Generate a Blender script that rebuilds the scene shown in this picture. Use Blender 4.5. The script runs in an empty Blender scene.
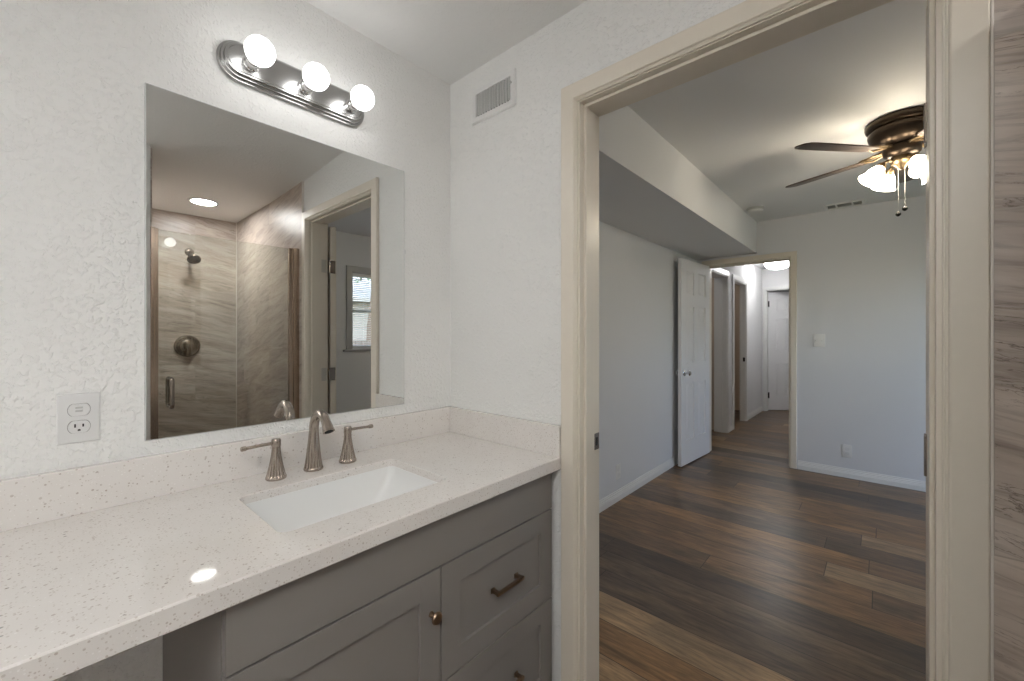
import bpy, bmesh, math, random
from math import radians as rad, sin, cos, pi
from mathutils import Matrix, Vector

SC = bpy.context.scene
COL = SC.collection
random.seed(7)

# ---------------------------------------------------------------- camera, sky, exposure
cam_data = bpy.data.cameras.new('camera')
cam = bpy.data.objects.new('camera', cam_data)
COL.objects.link(cam)
cam_data.sensor_width = 36.0
cam_data.lens = 415.0 / 1024.0 * 36.0
cam_data.shift_y = -5.5 / 1024.0
cam_data.clip_start = 0.02
cam.location = (0, 0, 1.286)
cam.rotation_euler = (rad(90), 0, rad(41.7))
SC.camera = cam

SC.view_settings.view_transform = 'Standard'
SC.view_settings.look = 'None'
SC.view_settings.gamma = 1.0
SC.view_settings.use_curve_mapping = False
SC.view_settings.exposure = 0.0
SC.cycles.use_denoising = True
SC.cycles.diffuse_bounces = 6
SC.cycles.max_bounces = 16
SC.cycles.transparent_max_bounces = 16

SKY_STRENGTH = 2.0          # daylight outside the bedroom windows
BULB = 7.5                  # globe bulbs of the vanity light
BATH_FILL = 11.6            # fill panel added behind the camera to brighten the bathroom
SHOWER_LIGHT = 215.0          # recessed light in the shower
FAN_SHADE = 41.0             # glass shades of the ceiling fan
HALL_DOME = 24.0             # flush light of the hallway

world = bpy.data.worlds.new('sky')
SC.world = world
world.use_nodes = True
wn = world.node_tree.nodes
wl = world.node_tree.links
wn.clear()
w_out = wn.new('ShaderNodeOutputWorld')
w_bg = wn.new('ShaderNodeBackground')
w_sky = wn.new('ShaderNodeTexSky')
w_sky.sky_type = 'NISHITA'
w_sky.sun_disc = False
w_sky.sun_elevation = rad(42)
w_sky.sun_rotation = rad(200)
w_bg.inputs['Strength'].default_value = SKY_STRENGTH
w_hsv = wn.new('ShaderNodeHueSaturation')
w_hsv.inputs['Saturation'].default_value = 0.8
wl.new(w_sky.outputs['Color'], w_hsv.inputs['Color'])
wl.new(w_hsv.outputs['Color'], w_bg.inputs['Color'])
wl.new(w_bg.outputs['Background'], w_out.inputs['Surface'])


def portal(y0, y1, z0, z1, x):
    d = bpy.data.lights.new('window_portal', 'AREA')
    d.shape = 'RECTANGLE'
    d.size = z1 - z0
    d.size_y = y1 - y0
    d.cycles.is_portal = True
    o = bpy.data.objects.new('window_portal', d)
    COL.objects.link(o)
    o.location = (x, (y0 + y1) / 2, (z0 + z1) / 2)
    o.rotation_euler = (0, rad(90), 0)      # shines towards -x, into the bedroom


# ---------------------------------------------------------------- node helper and materials
class NT:
    def __init__(s, name):
        s.mat = bpy.data.materials.new(name)
        s.mat.use_nodes = True
        s.t = s.mat.node_tree
        s.t.nodes.clear()
        s.out = s.t.nodes.new('ShaderNodeOutputMaterial')

    def node(s, kind, ins=None, **props):
        n = s.t.nodes.new(kind)
        for k, v in props.items():
            setattr(n, k, v)
        for k, v in (ins or {}).items():
            s.put(n.inputs[k], v)
        return n

    def put(s, sock, v):
        if isinstance(v, bpy.types.NodeSocket):
            s.t.links.new(v, sock)
        else:
            sock.default_value = v

    def m(s, op, a, b=0.0, c=None):
        n = s.t.nodes.new('ShaderNodeMath')
        n.operation = op
        s.put(n.inputs[0], a)
        s.put(n.inputs[1], b)
        if c is not None:
            s.put(n.inputs[2], c)
        return n.outputs[0]

    def xyz(s):
        g = s.node('ShaderNodeNewGeometry')
        x = s.node('ShaderNodeSeparateXYZ', {0: g.outputs['Position']})
        return x.outputs[0], x.outputs[1], x.outputs[2]

    def comb(s, x, y, z):
        return s.node('ShaderNodeCombineXYZ', {0: x, 1: y, 2: z}).outputs[0]

    def noise(s, vec, scale, detail=2.0, rough=0.5, dist=0.0):
        n = s.node('ShaderNodeTexNoise', {'Scale': scale, 'Detail': detail, 'Roughness': rough, 'Distortion': dist})
        if vec is not None:
            s.put(n.inputs['Vector'], vec)
        return n.outputs['Fac']

    def ramp(s, fac, stops, interp='LINEAR'):
        n = s.node('ShaderNodeValToRGB', {'Fac': fac})
        cr = n.color_ramp
        cr.interpolation = interp
        while len(cr.elements) < len(stops):
            cr.elements.new(0.5)
        for e, (p, c) in zip(cr.elements, stops):
            e.position = p
            e.color = (*c, 1) if len(c) == 3 else c
        return n.outputs['Color']

    def mix(s, fac, a, b, blend='MIX'):
        n = s.node('ShaderNodeMix', data_type='RGBA', blend_type=blend)
        s.put(n.inputs[0], fac)
        s.put(n.inputs[6], a if isinstance(a, bpy.types.NodeSocket) else (*a, 1))
        s.put(n.inputs[7], b if isinstance(b, bpy.types.NodeSocket) else (*b, 1))
        return n.outputs[2]

    def bump(s, h, strength, dist):
        return s.node('ShaderNodeBump', {'Height': h, 'Strength': strength, 'Distance': dist}).outputs[0]

    def bsdf(s, color, rough=0.5, metal=0.0, normal=None, spec=0.5, **extra):
        p = s.node('ShaderNodeBsdfPrincipled')
        s.put(p.inputs['Base Color'], color if isinstance(color, bpy.types.NodeSocket) else (*color, 1))
        s.put(p.inputs['Roughness'], rough)
        p.inputs['Metallic'].default_value = metal
        p.inputs['Specular IOR Level'].default_value = spec
        if normal is not None:
            s.put(p.inputs['Normal'], normal)
        for k, v in extra.items():
            s.put(p.inputs[k.replace('_', ' ')], v)
        s.t.links.new(p.outputs[0], s.out.inputs['Surface'])
        return s.mat


def plain(name, col, rough=0.5, metal=0.0, spec=0.5, grain=0.0, scale=60.0):
    n = NT(name)
    g = n.node('ShaderNodeNewGeometry').outputs['Position']
    f = n.noise(g, scale, 3.0)
    c = n.mix(f, tuple(v * (1 - grain) for v in col), tuple(min(1, v * (1 + grain)) for v in col))
    return n.bsdf(c, rough, metal, spec=spec)


def textured_paint(name, col, bump=0.6, scale=92.0, rough=0.75):
    """Sprayed orange-peel wall texture under matt paint."""
    n = NT(name)
    g = n.node('ShaderNodeNewGeometry').outputs['Position']
    f = n.noise(g, scale, 2.0, 0.55, 0.6)
    h = n.node('ShaderNodeMapRange', {'Value': f, 'From Min': 0.5, 'From Max': 0.68}).outputs[0]
    big = n.noise(g, 3.0, 2.0)
    c = n.mix(big, tuple(v * 0.975 for v in col), col)
    return n.bsdf(c, rough, normal=n.bump(h, bump, 0.003), spec=0.3)


def brushed(name, col, rough=0.3, axis=0):
    n = NT(name)
    x, y, z = n.xyz()
    v = n.comb(n.m('MULTIPLY', x, 40 if axis != 0 else 900), n.m('MULTIPLY', y, 40 if axis != 1 else 900), n.m('MULTIPLY', z, 40 if axis != 2 else 900))
    f = n.noise(v, 1.0, 2.0)
    r = n.m('MULTIPLY_ADD', f, 0.16, rough - 0.08)
    c = n.mix(f, tuple(k * 0.92 for k in col), tuple(min(1, k * 1.06) for k in col))
    return n.bsdf(c, r, 1.0)


def glow(name, col, strength):
    n = NT(name)
    p = n.node('ShaderNodeBsdfPrincipled')
    p.inputs['Base Color'].default_value = (0.9, 0.9, 0.88, 1)
    p.inputs['Roughness'].default_value = 0.3
    p.inputs['Emission Color'].default_value = (*col, 1)
    p.inputs['Emission Strength'].default_value = strength
    n.t.links.new(p.outputs[0], n.out.inputs['Surface'])
    return n.mat


def clear_glass(name, tint, ior=1.45):
    n = NT(name)
    t = n.node('ShaderNodeBsdfTransparent', {'Color': (*tint, 1)})
    g = n.node('ShaderNodeBsdfGlossy', {'Color': (1, 1, 1, 1), 'Roughness': 0.0})
    f = n.node('ShaderNodeFresnel', {'IOR': ior})
    mx = n.node('ShaderNodeMixShader', {0: f.outputs[0], 1: t.outputs[0], 2: g.outputs[0]})
    n.t.links.new(mx.outputs[0], n.out.inputs['Surface'])
    return n.mat


def plank_floor(name):
    n = NT(name)
    x, y, z = n.xyz()
    W, L = 0.182, 1.50
    v = n.m('DIVIDE', n.m('ADD', y, 0.148), W)
    row = n.m('FLOOR', v)
    rh = n.node('ShaderNodeTexWhiteNoise', {'W': row}, noise_dimensions='1D').outputs['Value']
    u = n.m('ADD', n.m('DIVIDE', x, L), n.m('MULTIPLY', rh, 7.31))
    colm = n.m('FLOOR', u)
    pid = n.m('MULTIPLY_ADD', row, 13.17, n.m('MULTIPLY', colm, 3.71))
    wn_ = n.node('ShaderNodeTexWhiteNoise', {'W': pid}, noise_dimensions='1D')
    ph = wn_.outputs['Value']
    tone = n.ramp(ph, [(0.0, (0.068, 0.048, 0.036)), (0.16, (0.130, 0.088, 0.057)), (0.34, (0.155, 0.117, 0.091)), (0.50, (0.215, 0.128, 0.066)),
                       (0.66, (0.125, 0.088, 0.062)), (0.84, (0.270, 0.156, 0.073)), (1.0, (0.330, 0.230, 0.138))])
    off = n.m('MULTIPLY', ph, 37.0)
    g1 = n.noise(n.comb(n.m('MULTIPLY_ADD', x, 2.6, off), n.m('MULTIPLY', y, 24.0), off), 1.0, 6.0, 0.68, 1.6)
    g2 = n.noise(n.comb(n.m('MULTIPLY_ADD', x, 12.0, off), n.m('MULTIPLY', y, 120.0), off), 1.0, 3.0, 0.6)
    g3 = n.noise(n.comb(n.m('MULTIPLY_ADD', x, 2.2, off), n.m('MULTIPLY', y, 7.0), off), 1.0, 3.0, 0.6, 1.5)
    s1 = n.ramp(g1, [(0.30, (0.55, 0.53, 0.53)), (0.50, (0.97, 0.97, 0.97)), (0.72, (1.25, 1.22, 1.18))])
    s2 = n.ramp(g2, [(0.32, (0.78, 0.78, 0.78)), (0.62, (1.16, 1.16, 1.16))])
    s3 = n.ramp(g3, [(0.35, (0.70, 0.72, 0.75)), (0.65, (1.22, 1.18, 1.12))])
    c = n.mix(1.0, n.mix(1.0, n.mix(1.0, tone, s1, 'MULTIPLY'), s2, 'MULTIPLY'), s3, 'MULTIPLY')
    fv = n.m('FRACT', v)
    fu = n.m('FRACT', u)
    ev = n.m('MULTIPLY', n.m('MINIMUM', fv, n.m('SUBTRACT', 1.0, fv)), W)
    eu = n.m('MULTIPLY', n.m('MINIMUM', fu, n.m('SUBTRACT', 1.0, fu)), L)
    e = n.m('MINIMUM', ev, eu)
    seam = n.node('ShaderNodeMapRange', {'Value': e, 'From Min': 0.0008, 'From Max': 0.0024}).outputs[0]
    c = n.mix(seam, (0.02, 0.014, 0.01), c)
    h = n.m('ADD', n.m('MULTIPLY', g2, 0.25), seam)
    return n.bsdf(c, n.m('MULTIPLY_ADD', g2, 0.14, 0.27), normal=n.bump(h, 0.25, 0.0012), spec=0.5)


def stone_tile(name, axis, zoff, uoff):
    """12 x 24 inch stone-look porcelain with pale grout; axis 0: wall runs along x, 1: along y, 2: floor."""
    n = NT(name)
    x, y, z = n.xyz()
    uu = (x, y, x)[axis]
    vv = (z, z, y)[axis]
    TW, TH = 0.62, 0.3135
    v = n.m('DIVIDE', n.m('SUBTRACT', vv, zoff), TH)
    row = n.m('FLOOR', v)
    u = n.m('ADD', n.m('DIVIDE', n.m('SUBTRACT', uu, uoff), TW), n.m('MULTIPLY', n.m('FLOORED_MODULO', row, 2.0), 0.5))
    colm = n.m('FLOOR', u)
    ph = n.node('ShaderNodeTexWhiteNoise', {'W': n.m('MULTIPLY_ADD', row, 7.13, n.m('MULTIPLY', colm, 3.19))}, noise_dimensions='1D').outputs['Value']
    off = n.m('MULTIPLY', ph, 19.0)
    tilt = n.m('ADD', vv, n.m('MULTIPLY', uu, 0.22))
    vec = n.comb(n.m('MULTIPLY_ADD', uu, 1.5, off), n.m('MULTIPLY', tilt, 9.0), off)
    f1 = n.noise(vec, 1.0, 6.0, 0.58, 1.4)
    f2 = n.noise(n.comb(n.m('MULTIPLY_ADD', uu, 2.6, off), n.m('MULTIPLY', tilt, 15.0), off), 1.0, 7.0, 0.62, 0.9)
    base = n.ramp(f1, [(0.28, (0.31, 0.258, 0.222)), (0.42, (0.455, 0.390, 0.343)), (0.58, (0.55, 0.485, 0.433)), (0.75, (0.64, 0.58, 0.53))])
    vein = n.m('ABSOLUTE', n.m('SUBTRACT', f2, 0.5))
    vm = n.node('ShaderNodeMapRange', {'Value': vein, 'From Min': 0.0, 'From Max': 0.011, 'To Min': 0.85, 'To Max': 0.0}).outputs[0]
    patch = n.node('ShaderNodeMapRange', {'Value': n.noise(vec, 0.8, 2.0), 'From Min': 0.44, 'From Max': 0.58}).outputs[0]
    f3 = n.noise(n.comb(n.m('MULTIPLY_ADD', uu, 5.0, off), n.m('MULTIPLY', tilt, 55.0), off), 1.0, 6.0, 0.65, 1.0)
    c = n.mix(n.m('MULTIPLY', vm, patch), base, (0.13, 0.10, 0.08))
    c = n.mix(1.0, c, n.ramp(f3, [(0.36, (0.76, 0.75, 0.74)), (0.52, (1.05, 1.05, 1.05))]), 'MULTIPLY')
    c = n.mix(1.0, c, n.ramp(ph, [(0.0, (0.88, 0.88, 0.89)), (1.0, (1.06, 1.05, 1.03))]), 'MULTIPLY')
    fv = n.m('FRACT', v)
    fu = n.m('FRACT', u)
    e = n.m('MINIMUM', n.m('MULTIPLY', n.m('MINIMUM', fv, n.m('SUBTRACT', 1.0, fv)), TH),
            n.m('MULTIPLY', n.m('MINIMUM', fu, n.m('SUBTRACT', 1.0, fu)), TW))
    g = n.node('ShaderNodeMapRange', {'Value': e, 'From Min': 0.0011, 'From Max': 0.0019}).outputs[0]
    c = n.mix(g, (0.42, 0.37, 0.32), c)
    r = n.m('MULTIPLY_ADD', f1, 0.2, 0.22)
    return n.bsdf(c, r, normal=n.bump(n.m('ADD', g, n.m('MULTIPLY', f2, 0.15)), 0.3, 0.001), spec=0.5)


def quartz(name):
    n = NT(name)
    g = n.node('ShaderNodeNewGeometry').outputs['Position']
    cloud = n.noise(g, 14.0, 3.0)
    c = n.mix(cloud, (0.70, 0.665, 0.635), (0.76, 0.73, 0.70))
    for sc, thr, col, keep in ((125.0, 0.35, (0.35, 0.28, 0.23), 0.69), (230.0, 0.42, (0.43, 0.36, 0.31), 0.52), (75.0, 0.22, (0.22, 0.19, 0.165), 0.70), (180.0, 0.3, (0.84, 0.82, 0.80), 0.6)):
        warp = n.node('ShaderNodeMix', data_type='VECTOR')
        v = n.node('ShaderNodeTexVoronoi', {'Vector': g, 'Scale': sc, 'Randomness': 1.0})
        sep = n.node('ShaderNodeSeparateColor', {0: v.outputs['Color']})
        pick = n.m('GREATER_THAN', sep.outputs[0], keep)
        size = n.m('MULTIPLY', sep.outputs[1], thr)
        spot = n.m('MULTIPLY', n.m('LESS_THAN', v.outputs['Distance'], size), pick)
        c = n.mix(n.m('MULTIPLY', spot, n.m('MULTIPLY_ADD', sep.outputs[2], 0.45, 0.28)), c, col)
    return n.bsdf(c, 0.045, spec=0.5)


def foliage_mat(name):
    n = NT(name)
    g = n.node('ShaderNodeNewGeometry').outputs['Position']
    return n.bsdf(n.ramp(n.noise(g, 7.0, 3.0), [(0.3, (0.02, 0.045, 0.012)), (0.7, (0.09, 0.15, 0.04))]), 0.7)


def shingles(name):
    n = NT(name)
    x, y, z = n.xyz()
    f = n.noise(n.comb(n.m('MULTIPLY', x, 9), n.m('MULTIPLY', y, 4), n.m('MULTIPLY', z, 30)), 1.0, 3.0)
    return n.bsdf(n.ramp(f, [(0.3, (0.30, 0.27, 0.24)), (0.7, (0.52, 0.48, 0.44))]), 0.9)


M_bath_wall = textured_paint('white_orange_peel_paint', (0.80, 0.80, 0.785))
M_bath_ceiling = textured_paint('white_ceiling_paint', (0.80, 0.80, 0.79), 0.25, 70)
M_bed_wall = textured_paint('pale_grey_paint', (0.69, 0.70, 0.72), 0.12, 80)
M_bed_ceiling = textured_paint('flat_white_ceiling_paint', (0.77, 0.77, 0.78), 0.12, 80)
M_hall_wall = textured_paint('hall_white_paint', (0.76, 0.76, 0.77), 0.12, 80)
M_beige_wall = plain('beige_paint', (0.62, 0.52, 0.42), 0.8)
M_cream = plain('cream_gloss_trim_paint', (0.72, 0.665, 0.575), 0.32, grain=0.02)
M_white_trim = plain('white_trim_paint', (0.74, 0.74, 0.73), 0.35, grain=0.01)
M_grey_trim = plain('grey_window_trim_paint', (0.42, 0.42, 0.42), 0.4, grain=0.01)
M_floor = plank_floor('vinyl_wood_planks')
M_tile_front = stone_tile('shower_side_tile', 0, 0.886, 0.152)
M_tile_back = stone_tile('shower_back_tile', 1, 1.042, 1.155 - 0.62)
M_grout_white = plain('white_tile_trim', (0.78, 0.74, 0.68), 0.5)
M_quartz = quartz('speckled_quartz')
M_cabinet = plain('taupe_grey_cabinet_paint', (0.235, 0.218, 0.205), 0.42, grain=0.015)
M_shadow_gap = plain('shadow_gap_dark', (0.05, 0.045, 0.04), 0.8)  # dark carcass colour makes the gaps between fronts read as shadow
M_ceramic = plain('white_ceramic', (0.80, 0.80, 0.79), 0.08, grain=0.0)
M_nickel = plain('brushed_nickel', (0.40, 0.345, 0.30), 0.27, 1.0, grain=0.02, scale=30)
M_nickel_light = plain('satin_nickel', (0.50, 0.50, 0.495), 0.24, 1.0, grain=0.01)
M_hinge = plain('satin_steel_hinge', (0.55, 0.53, 0.49), 0.45, 0.6)
M_chrome = plain('polished_chrome', (0.80, 0.80, 0.80), 0.08, 1.0)
M_bronze_pull = brushed('champagne_bronze', (0.30, 0.215, 0.15), 0.33, 1)
M_bronze_frame = plain('bronze_aluminium', (0.50, 0.39, 0.31), 0.22, 1.0, grain=0.03, scale=20)
M_fan_bronze = plain('oil_rubbed_bronze', (0.058, 0.042, 0.030), 0.36, 0.9, grain=0.2, scale=30)
M_brass = plain('antique_brass', (0.20, 0.145, 0.085), 0.38, 1.0)
M_blade = plain('dark_walnut_blade', (0.088, 0.064, 0.052), 0.38, grain=0.25, scale=14)
M_black = plain('black_metal', (0.02, 0.02, 0.02), 0.4, 0.6)
M_dark = plain('dark_slot', (0.012, 0.012, 0.012), 0.8)
M_white_plastic = plain('white_plastic', (0.69, 0.69, 0.685), 0.3, grain=0.0)
M_white_metal = plain('white_enamel_metal', (0.74, 0.74, 0.73), 0.35, grain=0.0)
M_louvre = plain('grey_louvre_enamel', (0.50, 0.50, 0.49), 0.4, grain=0.0)
M_door_white = plain('white_door_paint', (0.76, 0.76, 0.77), 0.28, grain=0.005)
M_mirror = plain('silvered_mirror', (0.80, 0.81, 0.80), 0.0, 1.0)
M_mirror_edge = plain('mirror_edge', (0.74, 0.76, 0.75), 0.15, 0.3)
M_shower_glass = clear_glass('clear_shower_glass', (0.945, 0.965, 0.945), 1.62)
M_pane = clear_glass('window_pane', (0.97, 0.98, 0.98), 1.3)
M_blind = plain('white_blind_vinyl', (0.78, 0.78, 0.76), 0.4, grain=0.0)
M_bulb = glow('globe_bulb_glow', (1.0, 0.99, 0.98), BULB)
M_recess = glow('recessed_light_glow', (1.0, 0.985, 0.96), SHOWER_LIGHT)
M_fill_panel = glow('bathroom_fill_glow', (1.0, 0.99, 0.985), BATH_FILL)
M_shade = glow('frosted_shade_glow', (1.0, 0.88, 0.68), FAN_SHADE)
M_hall_dome = glow('hall_dome_glow', (1.0, 0.99, 0.97), HALL_DOME)
M_room_fill = glow('side_room_fill_glow', (1.0, 0.97, 0.93), 3.2)  # lamps added out of sight to lift the rooms off the hall
M_grass = plain('lawn', (0.08, 0.12, 0.04), 0.9, grain=0.4, scale=8)
M_leaf = foliage_mat('tree_leaves')
M_bark = plain('tree_bark', (0.10, 0.075, 0.055), 0.9, grain=0.4)
M_roof = shingles('grey_shingles')
M_siding = plain('tan_siding', (0.36, 0.31, 0.26), 0.8, grain=0.2, scale=6)
M_fence_wood = plain('weathered_fence_wood', (0.17, 0.13, 0.10), 0.85, grain=0.35, scale=12)


# ---------------------------------------------------------------- mesh builder
class MB:
    def __init__(s):
        s.bm = bmesh.new()
        s.wn = False

    def _add(s, tmp, M=None):
        if M is not None:
            tmp.transform(M)
        me = bpy.data.meshes.new('tmp')
        tmp.to_mesh(me)
        tmp.free()
        s.bm.from_mesh(me)
        bpy.data.meshes.remove(me)
        return s

    def box(s, a, b, bev=0.0, seg=2, M=None):
        t = bmesh.new()
        x0, x1 = sorted((a[0], b[0]))
        y0, y1 = sorted((a[1], b[1]))
        z0, z1 = sorted((a[2], b[2]))
        v = [t.verts.new(p) for p in ((x0, y0, z0), (x1, y0, z0), (x1, y1, z0), (x0, y1, z0), (x0, y0, z1), (x1, y0, z1), (x1, y1, z1), (x0, y1, z1))]
        for f in ((0, 3, 2, 1), (4, 5, 6, 7), (0, 1, 5, 4), (1, 2, 6, 5), (2, 3, 7, 6), (3, 0, 4, 7)):
            t.faces.new([v[i] for i in f])
        if bev > 0:
            s.wn = True
            bmesh.ops.bevel(t, geom=t.edges[:], offset=bev, segments=seg, profile=0.5, affect='EDGES')
        return s._add(t, M)

    def loft(s, loops, cap0=True, cap1=True, ring=True, M=None):
        t = bmesh.new()
        L = [[t.verts.new(p) for p in lp] for lp in loops]
        n = len(L[0])
        for a, b in zip(L, L[1:]):
            for i in range(n if ring else n - 1):
                j = (i + 1) % n
                try:
                    t.faces.new((a[i], a[j], b[j], b[i]))
                except ValueError:
                    pass
        if cap0:
            t.faces.new(L[0][::-1])
        if cap1:
            t.faces.new(L[-1])
        return s._add(t, M)

    def lathe(s, prof, seg=32, M=None, flute=None, cap0=True, cap1=True):
        loops = []
        for k, (r, z) in enumerate(prof):
            lp = []
            for i in range(seg):
                a = 2 * pi * i / seg
                rr = max(r, 1e-4)
                if flute:
                    rr *= 1 + flute[1](z) * cos(flute[0] * a)
                lp.append((rr * cos(a), rr * sin(a), z))
            loops.append(lp)
        return s.loft(loops, cap0, cap1, True, M)

    def tube(s, path, radii, seg=14, M=None, cap=True, squash=None):
        P = [Vector(p) for p in path]
        if not hasattr(radii, '__len__'):
            radii = [radii] * len(P)
        loops = []
        ref = None
        for i, p in enumerate(P):
            d = (P[min(i + 1, len(P) - 1)] - P[max(i - 1, 0)]).normalized()
            if ref is None:
                ref = d.orthogonal().normalized()
            ref = (ref - d * ref.dot(d)).normalized()
            bi = d.cross(ref)
            loops.append([p + (ref * cos(2 * pi * k / seg) + bi * sin(2 * pi * k / seg)) * radii[i] for k in range(seg)])
        return s.loft(loops, cap, cap, True, M)

    def prism(s, poly, h, M=None, bev=0.0):
        t = bmesh.new()
        a = [t.verts.new((p[0], p[1], 0)) for p in poly]
        b = [t.verts.new((p[0], p[1], h)) for p in poly]
        n = len(poly)
        t.faces.new(a[::-1])
        t.faces.new(b)
        for i in range(n):
            t.faces.new((a[i], a[(i + 1) % n], b[(i + 1) % n], b[i]))
        if bev > 0:
            bmesh.ops.bevel(t, geom=[e for e in t.edges if abs(e.verts[0].co.z - e.verts[1].co.z) < 1e-6], offset=bev, segments=2, profile=0.5, affect='EDGES')
        return s._add(t, M)

    def ball(s, c, r, seg=24, scale=(1, 1, 1)):
        t = bmesh.new()
        bmesh.ops.create_uvsphere(t, u_segments=seg, v_segments=seg // 2, radius=r)
        return s._add(t, Matrix.Translation(c) @ Matrix.Diagonal((*scale, 1)))

    def build(s, name, mat, parent=None, base=None, angle=38, local=False):
        """One mesh object. World coordinates unless local; origin at the parent's or at base."""
        bmesh.ops.recalc_face_normals(s.bm, faces=s.bm.faces[:])
        me = bpy.data.meshes.new(name)
        s.bm.to_mesh(me)
        s.bm.free()
        o = bpy.data.objects.new(name, me)
        COL.objects.link(o)
        me.materials.append(mat)
        for p in me.polygons:
            p.use_smooth = True
        me.set_sharp_from_angle(angle=rad(angle))
        if s.wn:
            w = o.modifiers.new('weighted_normal', 'WEIGHTED_NORMAL')
            w.keep_sharp = True
        if parent is not None:
            o.parent = parent
            if not local:
                me.transform(WM(parent).inverted())
        else:
            if base is None:
                c = [v.co for v in me.vertices]
                base = ((min(v.x for v in c) + max(v.x for v in c)) / 2, (min(v.y for v in c) + max(v.y for v in c)) / 2, min(v.z for v in c))
            me.transform(Matrix.Translation(base).inverted())
            o.location = base
        return o


def WM(o):
    m = Matrix.LocRotScale(o.location, o.rotation_euler, o.scale)
    return WM(o.parent) @ m if o.parent else m


def tag(o, label, cat, group=None):
    o['label'] = label
    o['category'] = cat
    if group:
        o['group'] = group
    return o


def thing(name, label, cat, loc, rz=0.0, group=None):
    o = bpy.data.objects.new(name, None)
    o.empty_display_size = 0.05
    COL.objects.link(o)
    o.location = loc
    o.rotation_euler = (0, 0, rz)
    return tag(o, label, cat, group)


def struct(o):
    if o.parent is None:
        o['kind'] = 'structure'
    return o


def copy_tree(o, parent=None):
    c = o.copy()
    COL.objects.link(c)
    c.parent = parent
    for ch in list(o.children):
        copy_tree(ch, c)
    return c


def slab(name, mat, *boxes):
    b = MB()
    for a, c in boxes:
        b.box(a, c)
    return struct(b.build(name, mat))


def wall_hole(axis, plane0, plane1, u0, u1, z0, z1, holes):
    """Boxes of a wall lying between plane0 and plane1 (its thickness) with rectangular holes."""
    out = []

    def bx(ua, ub, za, zb):
        if ub - ua > 1e-5 and zb - za > 1e-5:
            out.append(((ua, plane0, za), (ub, plane1, zb)) if axis == 'x' else ((plane0, ua, za), (plane1, ub, zb)))
    cur = u0
    for (a, b, c, d) in sorted(holes):
        bx(cur, a, z0, z1)
        bx(a, b, z0, c)
        bx(a, b, d, z1)
        cur = b
    bx(cur, u1, z0, z1)
    return out


# frames: map (u along wall, w out of the wall, z) to the world
def on_y(y, out):      # wall plane at y, facing out (-1 towards -y)
    return lambda u, w, z: (u, y + out * w, z)


def on_x(x, out):
    return lambda u, w, z: (x + out * w, u, z)


CASING = [(0.0, 0.0), (0.0, 0.014), (0.003, 0.017), (0.052, 0.018), (0.0545, 0.0165), (0.056, 0.012), (0.0585, 0.0115), (0.060, 0.009), (0.064, 0.0085), (0.064, 0.0)]


def casing(name, fr, u0, u1, z1, mat, prof=CASING, width=0.064, z0=0.0, sill=False):
    """Mitred door casing: profile from its outer edge inward to the opening u0..u1 x z0..z1."""
    k = width / prof[-1][0]
    loops = []
    for d, h in prof:
        e = width - d * k
        lp = [(u0 - e, z0 if not sill else z0 - e), (u0 - e, z1 + e), (u1 + e, z1 + e), (u1 + e, z0 if not sill else z0 - e)]
        loops.append([fr(u, h, z) for u, z in lp])
    b = MB()
    if sill:
        b.loft(loops, False, False, True)
    else:
        b.loft(loops, False, False, False)
    return struct(b.build(name, mat, angle=25))


BASE_PROF = [(0.0, 0.0), (0.014, 0.0), (0.014, 0.040), (0.011, 0.044), (0.011, 0.052), (0.008, 0.055), (0.008, 0.064), (0.004, 0.070), (0.004, 0.079), (0.0, 0.081)]


def baseboard(name, fr, u0, u1, mat):
    b = MB()
    b.loft([[fr(u, w, z) for w, z in BASE_PROF] for u in (u0, u1)], True, True, True)
    return struct(b.build(name, mat, angle=20))


# ---------------------------------------------------------------- the setting: rooms
MX = -1.39          # mirror wall
DY = 1.16           # door wall, bathroom face
DY2 = 1.28          # door wall, bedroom face
BCZ = 2.364         # bathroom ceiling
SHX = 0.20          # shower glass line
SHB = 1.61          # shower back wall
STY = 0.3765         # end of the stub wall
BL, BR, BF = -1.535, 1.72, 4.81   # bedroom left, right, far
CZ = 2.435
HX = -1.52          # hall left wall
HF = 8.10

slab('floor', M_floor, ((-1.75, DY, -0.06), (1.9, BF + 0.06, 0.0)), ((-2.75, BF + 0.06, -0.06), (-0.45, 9.7, 0.0)))
slab('floor_bathroom', M_floor, ((MX - 0.1, -1.35, -0.06), (SHB + 0.1, DY, -0.001)))
slab('wall_left', M_bath_wall, ((MX - 0.1, -1.35, 0), (MX, DY, 2.5)))
door_hole = [(-0.756, 0.099, 0.0, 2.064)]
slab('wall_front', M_bath_wall, *wall_hole('x', DY, 1.22, MX - 0.1, SHB + 0.1, 0, 2.5, door_hole))
slab('wall_bedroom_near', M_bed_wall, *wall_hole('x', 1.22, DY2, BL - 0.1, BR + 0.1, 0, 2.5, door_hole))
slab('wall_back', M_bath_wall, ((MX - 0.1, -1.35, 0), (SHB + 0.1, -1.25, 2.5)))
slab('wall_right', M_bath_wall, ((SHB, -1.25, 0), (SHB + 0.1, STY - 0.125, 2.5)))
slab('wall_shower_stub', M_bath_wall, ((SHX, STY - 0.125, 0), (SHB + 0.1, STY, 2.5)))
slab('wall_shower_back', M_bath_wall, ((SHB, STY - 0.012, 0), (SHB + 0.1, DY, 2.5)))
# the bathroom ceiling sags a little towards the shower
b = MB()
prof = [(MX - 0.1, BCZ), (-0.45, BCZ), (0.25, 2.318), (0.75, 2.303), (SHB + 0.1, 2.302)]
b.loft([[(x, y, z) for x, z in prof] + [(SHB + 0.1, y, 2.5), (MX - 0.1, y, 2.5)] for y in (-1.35, 1.2)])
struct(b.build('ceiling', M_bath_ceiling, angle=10))

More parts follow.
